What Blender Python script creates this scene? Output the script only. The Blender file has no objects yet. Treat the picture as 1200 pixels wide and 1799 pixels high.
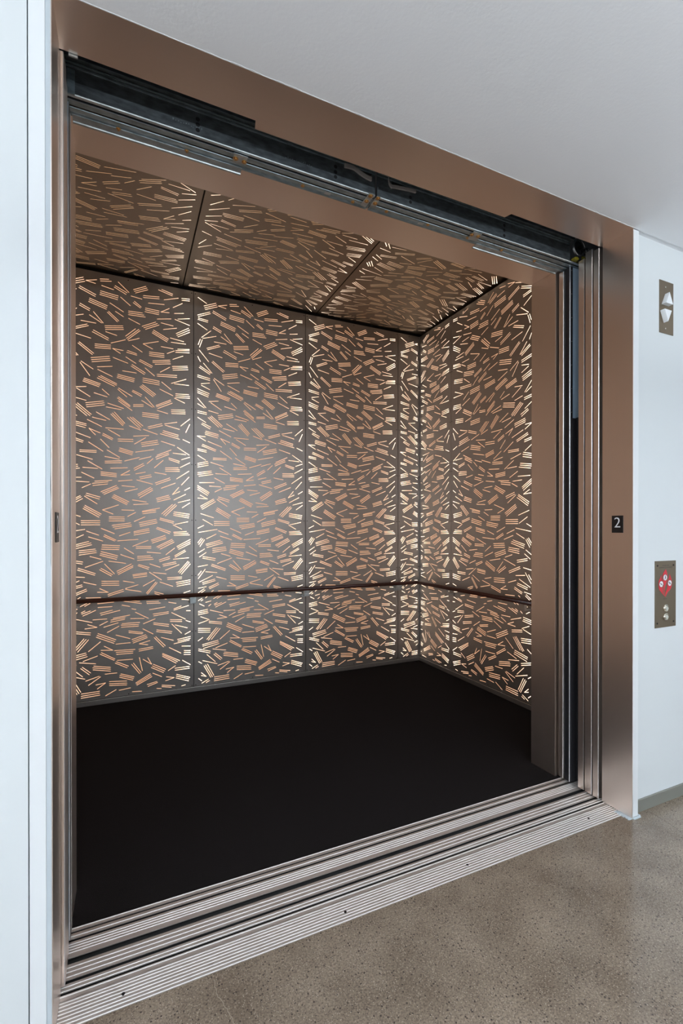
import bpy, math, random
from mathutils import Vector, Matrix
from mathutils.geometry import delaunay_2d_cdt
C = bpy.context.scene
col = C.collection
R = math.radians
PI = math.pi
# ------------------------------------------------------------------ camera, world, lights, exposure
cam_d = bpy.data.cameras.new('camera'); cam = bpy.data.objects.new('camera', cam_d); col.objects.link(cam)
cam.location = (0, 0, 1.51)
cam.rotation_euler = (R(90 - 0.16), 0, R(-24.591))
cam_d.sensor_fit = 'HORIZONTAL'; cam_d.sensor_width = 36.0; cam_d.lens = 823.77 / 1200 * 36
cam_d.shift_y = 31.8 / 1200
cam_d.clip_start = 0.02
C.camera = cam
w = bpy.data.worlds.new('world'); C.world = w; w.use_nodes = True
w.node_tree.nodes['Background'].inputs[0].default_value = (0.65, 0.8, 1, 1)
w.node_tree.nodes['Background'].inputs[1].default_value = 0.01
C.view_settings.view_transform = 'Standard'; C.view_settings.look = 'None'
C.view_settings.gamma = 1; C.view_settings.exposure = 0.09; C.view_settings.use_curve_mapping = False
def area(name, loc, rot, sx, sy, power, color):
    d = bpy.data.lights.new(name, 'AREA'); d.shape = 'RECTANGLE'; d.size = sx; d.size_y = sy
    d.energy = power; d.color = color
    o = bpy.data.objects.new(name, d); col.objects.link(o); o.location = loc; o.rotation_euler = rot
    return o
# daylight entering the hall through its west window and the long windows behind the camera
area('daylight_west', (-4.15, -1.4, 1.62), (R(90), 0, R(-90)), 3.3, 2.2, 82, (0.88, 0.94, 1.0))
area('daylight_behind', (-1.3, -3.55, 1.62), (R(90), 0, 0), 3.4, 2.2, 17, (0.88, 0.95, 1.0))
area('daylight_behind', (2.9, -3.55, 1.62), (R(90), 0, 0), 3.4, 2.2, 17, (0.88, 0.95, 1.0))
# added fill lights without fixtures, brightening the hall ceiling, floor and walls
for lx_ in (-1.4, 1.2, 3.8):
    area('fill_light_down', (lx_, -1.1, 2.28), (0, 0, 0), 1.5, 0.14, 11, (0.95, 0.97, 1.0))
    area('fill_light_up', (lx_, -1.1, 2.34), (R(180), 0, 0), 1.5, 0.14, 112 if lx_ < 0 else 88, (0.86, 0.93, 1.0))

# ------------------------------------------------------------------ helpers
class MB:
    def __init__(s): s.v = []; s.f = []; s.m = []
    def face(s, pts, mi=0):
        b = len(s.v); s.v += [tuple(p) for p in pts]; s.f.append(tuple(range(b, b + len(pts)))); s.m.append(mi)
    def box(s, x0, x1, y0, y1, z0, z1, mi=0):
        b = len(s.v)
        s.v += [(x0,y0,z0),(x1,y0,z0),(x1,y1,z0),(x0,y1,z0),(x0,y0,z1),(x1,y0,z1),(x1,y1,z1),(x0,y1,z1)]
        for f in ((0,3,2,1),(4,5,6,7),(0,1,5,4),(1,2,6,5),(2,3,7,6),(3,0,4,7)):
            s.f.append(tuple(b + i for i in f)); s.m.append(mi)
        return s
    def prism(s, pts, a0, a1, axis, mi=0):
        # closed outline extruded along axis; pts are the two other coordinates in order
        n = len(pts); b = len(s.v)
        def P(p, a):
            if axis == 'x': return (a, p[0], p[1])
            if axis == 'y': return (p[0], a, p[1])
            return (p[0], p[1], a)
        s.v += [P(p, a0) for p in pts] + [P(p, a1) for p in pts]
        for i in range(n):
            j = (i + 1) % n; s.f.append((b+i, b+j, b+n+j, b+n+i)); s.m.append(mi)
        s.f.append(tuple(b + i for i in range(n))[::-1]); s.m.append(mi)
        s.f.append(tuple(b + n + i for i in range(n))); s.m.append(mi)
        return s
    def cyl(s, c, ax, r, h, n=20, r2=None, mi=0):
        # axis 'x','y','z', from c along +axis by h (h may be negative)
        r2 = r if r2 is None else r2; b = len(s.v)
        for k, rr in ((0, r), (1, r2)):
            for i in range(n):
                a = 2*PI*i/n; u, v = rr*math.cos(a), rr*math.sin(a)
                d = h*k
                s.v.append({'x': (c[0]+d, c[1]+u, c[2]+v), 'y': (c[0]+u, c[1]+d, c[2]+v), 'z': (c[0]+u, c[1]+v, c[2]+d)}[ax])
        for i in range(n):
            j = (i+1) % n; s.f.append((b+i, b+j, b+n+j, b+n+i)); s.m.append(mi)
        s.f.append(tuple(b+i for i in range(n))[::-1]); s.m.append(mi)
        s.f.append(tuple(b+n+i for i in range(n))); s.m.append(mi)
        return s
    def ring(s, c, ax, R0, r, n=32, m=8, a0=0, a1=2*PI):
        b = len(s.v); full = abs(a1 - a0 - 2*PI) < 1e-6; k = n if full else n + 1
        for i in range(k):
            a = a0 + (a1-a0)*i/n
            for j in range(m):
                t = 2*PI*j/m; rr = R0 + r*math.cos(t); d = r*math.sin(t)
                u, v = rr*math.cos(a), rr*math.sin(a)
                s.v.append({'x': (c[0]+d, c[1]+u, c[2]+v), 'y': (c[0]+u, c[1]+d, c[2]+v), 'z': (c[0]+u, c[1]+v, c[2]+d)}[ax])
        for i in range(n):
            i2 = (i+1) % k
            for j in range(m):
                j2 = (j+1) % m; s.f.append((b+i*m+j, b+i2*m+j, b+i2*m+j2, b+i*m+j2)); s.m.append(0)
        return s
    def mesh(s, name, mats):
        me = bpy.data.meshes.new(name); me.from_pydata(s.v, [], s.f)
        for mt in (mats if isinstance(mats, (list, tuple)) else [mats]): me.materials.append(mt)
        for p, i in zip(me.polygons, s.m): p.material_index = i
        me.validate(); me.update()
        import bmesh
        bm = bmesh.new(); bm.from_mesh(me); bmesh.ops.recalc_face_normals(bm, faces=bm.faces); bm.to_mesh(me); bm.free()
        return me
    def build(s, name, mats, parent=None, smooth=False, bevel=0):
        o = bpy.data.objects.new(name, s.mesh(name, mats)); col.objects.link(o)
        if parent: o.parent = parent
        if smooth:
            for p in o.data.polygons: p.use_smooth = True
        if bevel:
            m = o.modifiers.new('bevel', 'BEVEL'); m.width = bevel; m.segments = 2; m.limit_method = 'ANGLE'; m.angle_limit = R(40)
        return o
def tag(o, label, cat, group=None):
    o['label'] = label; o['category'] = cat; o['kind'] = 'thing'
    if group: o['group'] = group
    return o
def thing(name, label, cat, loc=(0,0,0), rz=0, group=None):
    o = bpy.data.objects.new(name, None); col.objects.link(o); o.location = loc; o.rotation_euler = (0,0,rz)
    o.empty_display_size = 0.05
    return tag(o, label, cat, group)
def struct(o): o['kind'] = 'structure'; return o
def copy_tree(o, parent=None):
    c = o.copy(); col.objects.link(c)
    if parent is not None: c.parent = parent
    for ch in list(o.children): copy_tree(ch, c)
    return c

# ------------------------------------------------------------------ materials
def mat(name, color, rough=0.5, metal=0.0, **kw):
    m = bpy.data.materials.new(name); m.use_nodes = True; b = m.node_tree.nodes['Principled BSDF']
    b.inputs['Base Color'].default_value = (*color, 1); b.inputs['Roughness'].default_value = rough; b.inputs['Metallic'].default_value = metal
    for k, v in kw.items(): b.inputs[k.replace('_', ' ')].default_value = v
    return m
def nodes(m): return m.node_tree.nodes, m.node_tree.links, m.node_tree.nodes['Principled BSDF']
def tc_mapping(N, L, scale, coord='Object'):
    t = N.new('ShaderNodeTexCoord'); mp = N.new('ShaderNodeMapping'); mp.inputs['Scale'].default_value = scale
    L.new(t.outputs[coord], mp.inputs['Vector']); return mp
def ramp(N, p0, c0, p1, c1):
    r = N.new('ShaderNodeValToRGB'); e = r.color_ramp.elements
    e[0].position = p0; e[0].color = (*c0, 1); e[1].position = p1; e[1].color = (*c1, 1); return r
def brushed(name, color, rough, scale, var=0.012, bump=0.0, cvar=0.008, aniso=0.0):
    m = mat(name, color, rough, 1.0); N, L, b = nodes(m)
    mp = tc_mapping(N, L, scale); n = N.new('ShaderNodeTexNoise'); n.inputs['Scale'].default_value = 1; n.inputs['Detail'].default_value = 4
    L.new(mp.outputs[0], n.inputs['Vector'])
    r = ramp(N, 0.3, (rough - var/2,)*3, 0.7, (rough + var/2,)*3); L.new(n.outputs['Fac'], r.inputs[0]); L.new(r.outputs[0], b.inputs['Roughness'])
    c = ramp(N, 0.3, tuple(x*(1-cvar) for x in color), 0.7, tuple(min(1, x*(1+cvar)) for x in color)); L.new(n.outputs['Fac'], c.inputs[0]); L.new(c.outputs[0], b.inputs['Base Color'])
    bp = N.new('ShaderNodeBump'); bp.inputs['Strength'].default_value = bump; bp.inputs['Distance'].default_value = 0.0006
    L.new(n.outputs['Fac'], bp.inputs['Height']); L.new(bp.outputs[0], b.inputs['Normal'])
    if aniso: b.inputs['Anisotropic'].default_value = aniso
    return m
STEEL = (0.97, 0.855, 0.775)
M = {}
M['steel_v'] = brushed('stainless_vertical_grain', STEEL, 0.33, (600, 600, 1.2))
M['steel_h'] = brushed('stainless_horizontal_grain', STEEL, 0.33, (1.2, 600, 600))
M['steel_edge'] = mat('polished_edge', (0.86, 0.84, 0.84), 0.35, 1.0)
M['panel'] = brushed('perforated_panel_metal', (0.48, 0.455, 0.43), 0.44, (60, 60, 4), var=0.06, bump=0.03, cvar=0.02)
M['alu'] = brushed('sill_aluminium', (0.66, 0.61, 0.58), 0.46, (4, 300, 300), bump=0.06)
M['alu'].node_tree.nodes['Principled BSDF'].inputs['Metallic'].default_value = 0.8
M['alu_rib'] = mat('sill_rib_highlight', (0.96, 0.95, 0.94), 0.34, 0.55)  # sill aluminium coloured paler for the light its ribs catch
M['groove'] = mat('sill_groove', (0.16, 0.16, 0.165), 0.4, 0.8)
M['black'] = mat('dark_opening', (0.008, 0.008, 0.009), 0.5)  # darkness inside holes, slots and grooves, laid on as black pieces
M['rubber'] = mat('black_rubber', (0.012, 0.012, 0.013), 0.45)
M['dark_edge'] = mat('dark_door_edge', (0.035, 0.035, 0.04), 0.35, 0.6)
M['blue'] = mat('blue_grey_paint', (0.32, 0.43, 0.54), 0.5)
M['vane'] = mat('dark_vane', (0.035, 0.035, 0.04), 0.4, 0.4)
M['bronze_plate'] = mat('bronze_plate', (0.20, 0.155, 0.105), 0.42, 0.75)
M['screw_dark'] = mat('screw_dark', (0.03, 0.025, 0.02), 0.4, 0.8)
M['screw_bright'] = mat('screw_bright', (0.85, 0.8, 0.75), 0.3, 1)
M['brass'] = mat('zinc_yellow_bolt', (0.62, 0.40, 0.18), 0.35, 1)
M['white_lens'] = mat('white_lens', (0.88, 0.91, 0.94), 0.35)
M['red'] = mat('red_enamel', (0.62, 0.015, 0.03), 0.4)
M['white'] = mat('white_enamel', (0.85, 0.85, 0.87), 0.4)
M['ink'] = mat('black_ink', (0.02, 0.02, 0.04), 0.5)
M['plate_black'] = mat('floor_plate_black', (0.010, 0.009, 0.009), 0.4)
M['chrome'] = mat('button_metal', (0.80, 0.76, 0.68), 0.18, 1)
M['foam'] = mat('grey_foam', (0.32, 0.30, 0.29), 0.9)
M['yellow'] = mat('yellow_bumper', (0.22, 0.185, 0.012), 0.5)
M['pulley'] = mat('pulley_metal', (0.45, 0.45, 0.46), 0.35, 1)
M['bead'] = mat('grey_caulk', (0.50, 0.56, 0.60), 0.6)
M['crack_pale'] = mat('crack_filler', (0.27, 0.22, 0.165), 0.6)
M['crack_dark'] = mat('crack_shadow', (0.05, 0.04, 0.035), 0.7)
M['shaft'] = mat('shaft_dark', (0.01, 0.01, 0.01), 0.9)
# galvanised track steel with faint mottling
def galv(name, a, b_, rough):
    m = mat(name, a, rough, 0.85); N, L, b = nodes(m)
    mp = tc_mapping(N, L, (22, 60, 60)); n = N.new('ShaderNodeTexNoise'); n.inputs['Scale'].default_value = 1; n.inputs['Detail'].default_value = 6
    L.new(mp.outputs[0], n.inputs['Vector']); c = ramp(N, 0.35, a, 0.68, b_); L.new(n.outputs['Fac'], c.inputs[0]); L.new(c.outputs[0], b.inputs['Base Color'])
    return m
M['galv'] = galv('galvanised_rail', (0.26, 0.335, 0.365), (0.44, 0.54, 0.59), 0.42)
M['galv_light'] = galv('galvanised_bracket', (0.42, 0.48, 0.50), (0.62, 0.68, 0.70), 0.4)
M['channel'] = galv('dark_channel', (0.11, 0.125, 0.135), (0.20, 0.23, 0.245), 0.5)
# painted walls
def paint(name, colr, rough=0.55, bump=0.04):
    m = mat(name, colr, rough); N, L, b = nodes(m)
    mp = tc_mapping(N, L, (90, 90, 90)); n = N.new('ShaderNodeTexNoise'); n.inputs['Scale'].default_value = 1; n.inputs['Detail'].default_value = 3
    L.new(mp.outputs[0], n.inputs['Vector']); bp = N.new('ShaderNodeBump'); bp.inputs['Strength'].default_value = bump; bp.inputs['Distance'].default_value = 0.002
    L.new(n.outputs['Fac'], bp.inputs['Height']); L.new(bp.outputs[0], b.inputs['Normal']); return m
M['wall'] = paint('white_wall_paint', (0.70, 0.74, 0.755))
M['trim'] = paint('white_trim_paint', (0.78, 0.81, 0.83), 0.4, 0.01)
M['ceiling'] = paint('ceiling_paint', (0.82, 0.84, 0.87), 0.7, 0.25)
M['base'] = mat('grey_vinyl_base', (0.20, 0.20, 0.175), 0.5)
# polished concrete with aggregate
m = mat('polished_concrete', (0.2, 0.17, 0.14), 0.16); N, L, b = nodes(m)
t = N.new('ShaderNodeTexCoord')
n1 = N.new('ShaderNodeTexNoise'); n1.inputs['Scale'].default_value = 5; n1.inputs['Detail'].default_value = 8
n2 = N.new('ShaderNodeTexNoise'); n2.inputs['Scale'].default_value = 160; n2.inputs['Detail'].default_value = 3
v1 = N.new('ShaderNodeTexVoronoi'); v1.inputs['Scale'].default_value = 105; v1.inputs['Randomness'].default_value = 1
v2 = N.new('ShaderNodeTexVoronoi'); v2.inputs['Scale'].default_value = 210
for k in (n1, n2, v1, v2): L.new(t.outputs['Object'], k.inputs['Vector'])
c1 = ramp(N, 0.3, (0.165, 0.128, 0.096), 0.72, (0.262, 0.21, 0.162)); L.new(n1.outputs['Fac'], c1.inputs[0])
c2 = ramp(N, 0.35, (0.72, 0.72, 0.72), 0.65, (1.22, 1.22, 1.2)); L.new(n2.outputs['Fac'], c2.inputs[0])
mx = N.new('ShaderNodeMix'); mx.data_type = 'RGBA'; mx.blend_type = 'MULTIPLY'; mx.inputs[0].default_value = 1
L.new(c1.outputs[0], mx.inputs[6]); L.new(c2.outputs[0], mx.inputs[7])
def speck(prev, vor, seedch, thr, size0, size1, colr):
    sp = N.new('ShaderNodeSeparateColor'); L.new(vor.outputs['Color'], sp.inputs[0])
    g = N.new('ShaderNodeMath'); g.operation = 'GREATER_THAN'; g.inputs[1].default_value = thr; L.new(sp.outputs[seedch], g.inputs[0])
    d = N.new('ShaderNodeMapRange'); d.inputs[1].default_value = size0; d.inputs[2].default_value = size1; d.inputs[3].default_value = 1; d.inputs[4].default_value = 0
    L.new(vor.outputs['Distance'], d.inputs[0])
    mu = N.new('ShaderNodeMath'); mu.operation = 'MULTIPLY'; L.new(g.outputs[0], mu.inputs[0]); L.new(d.outputs[0], mu.inputs[1])
    q = N.new('ShaderNodeMix'); q.data_type = 'RGBA'; L.new(mu.outputs[0], q.inputs[0]); L.new(prev, q.inputs[6]); q.inputs[7].default_value = (*colr, 1)
    return q.outputs[2]
o_ = speck(mx.outputs[2], v1, 0, 0.80, 0.20, 0.42, (0.055, 0.045, 0.04))
o_ = speck(o_, v2, 1, 0.70, 0.24, 0.46, (0.085, 0.068, 0.056))
o_ = speck(o_, v2, 2, 0.90, 0.18, 0.40, (0.42, 0.36, 0.29))
L.new(o_, b.inputs['Base Color'])
rr = ramp(N, 0.35, (0.14,)*3, 0.7, (0.24,)*3); L.new(n1.outputs['Fac'], rr.inputs[0]); L.new(rr.outputs[0], b.inputs['Roughness'])
b.inputs['Coat Weight'].default_value = 0.12; b.inputs['Coat Roughness'].default_value = 0.12
M['concrete'] = m
# charcoal carpet
m = mat('charcoal_carpet', (0.012, 0.010, 0.010), 0.95); N, L, b = nodes(m); b.inputs['Specular IOR Level'].default_value = 0.1
mp = tc_mapping(N, L, (420, 420, 420)); n = N.new('ShaderNodeTexNoise'); n.inputs['Scale'].default_value = 1; n.inputs['Detail'].default_value = 2; L.new(mp.outputs[0], n.inputs['Vector'])
c = ramp(N, 0.35, (0.003, 0.0025, 0.0025), 0.72, (0.024, 0.020, 0.020)); L.new(n.outputs['Fac'], c.inputs[0]); L.new(c.outputs[0], b.inputs['Base Color'])
bp = N.new('ShaderNodeBump'); bp.inputs['Strength'].default_value = 0.8; bp.inputs['Distance'].default_value = 0.004; L.new(n.outputs['Fac'], bp.inputs['Height']); L.new(bp.outputs[0], b.inputs['Normal'])
M['carpet'] = m
# dark red wood handrail
m = mat('dark_red_wood', (0.05, 0.014, 0.010), 0.28); N, L, b = nodes(m)
mp = tc_mapping(N, L, (3, 60, 60)); n = N.new('ShaderNodeTexNoise'); n.inputs['Scale'].default_value = 1; L.new(mp.outputs[0], n.inputs['Vector'])
c = ramp(N, 0.3, (0.035, 0.010, 0.007), 0.7, (0.085, 0.022, 0.014)); L.new(n.outputs['Fac'], c.inputs[0]); L.new(c.outputs[0], b.inputs['Base Color'])
M['wood'] = m
# lit acrylic behind the slots: LED strips run down both long edges of every panel
m = bpy.data.materials.new('edge_lit_acrylic'); m.use_nodes = True; N = m.node_tree.nodes; L = m.node_tree.links; N.clear()
out = N.new('ShaderNodeOutputMaterial'); em = N.new('ShaderNodeEmission'); L.new(em.outputs[0], out.inputs[0])
t = N.new('ShaderNodeTexCoord'); sx = N.new('ShaderNodeSeparateXYZ'); L.new(t.outputs['Object'], sx.inputs[0])
at = N.new('ShaderNodeAttribute'); at.attribute_type = 'OBJECT'; at.attribute_name = 'panel_width'
def mth(op, a, b=None):
    k = N.new('ShaderNodeMath'); k.operation = op
    for i, q in enumerate((a, b)):
        if q is None: continue
        if isinstance(q, (int, float)): k.inputs[i].default_value = q
        else: L.new(q, k.inputs[i])
    return k.outputs[0]
dl = sx.outputs[0]; dr = mth('SUBTRACT', at.outputs['Fac'], dl); d = mth('MINIMUM', dl, dr)
g = mth('POWER', 2.718, mth('DIVIDE', d, -0.105))
g = mth('MULTIPLY', g, 1.30)
nz = N.new('ShaderNodeTexNoise'); nz.inputs['Scale'].default_value = 2.2; L.new(t.outputs['Object'], nz.inputs['Vector'])
g = mth('MULTIPLY', g, mth('ADD', mth('MULTIPLY', nz.outputs['Fac'], 0.5), 0.75))
cm = N.new('ShaderNodeMix'); cm.data_type = 'RGBA'; cm.clamp_factor = True; L.new(g, cm.inputs[0])
cm.inputs[6].default_value = (0.90, 0.47, 0.26, 1); cm.inputs[7].default_value = (1.75, 1.33, 0.98, 1)
L.new(cm.outputs[2], em.inputs[0])
L.new(mth('ADD', mth('MULTIPLY', g, 0.9), 1.0), em.inputs[1])
M['lit'] = m
# the ceiling panels: wall metal darkened for the dark carpet it reflects, slots dimmed
m = M['lit'].copy(); m.name = 'edge_lit_acrylic_dimmed'
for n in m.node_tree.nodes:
    if n.type == 'MIX': n.inputs[6].default_value = (0.56, 0.31, 0.16, 1)  # middle glow dimmed for the grazing view
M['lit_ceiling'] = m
M['panel_shaded'] = brushed('panel_metal_darkened', (0.40, 0.345, 0.285), 0.40, (60, 60, 4), var=0.06, bump=0.03, cvar=0.02)
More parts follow.
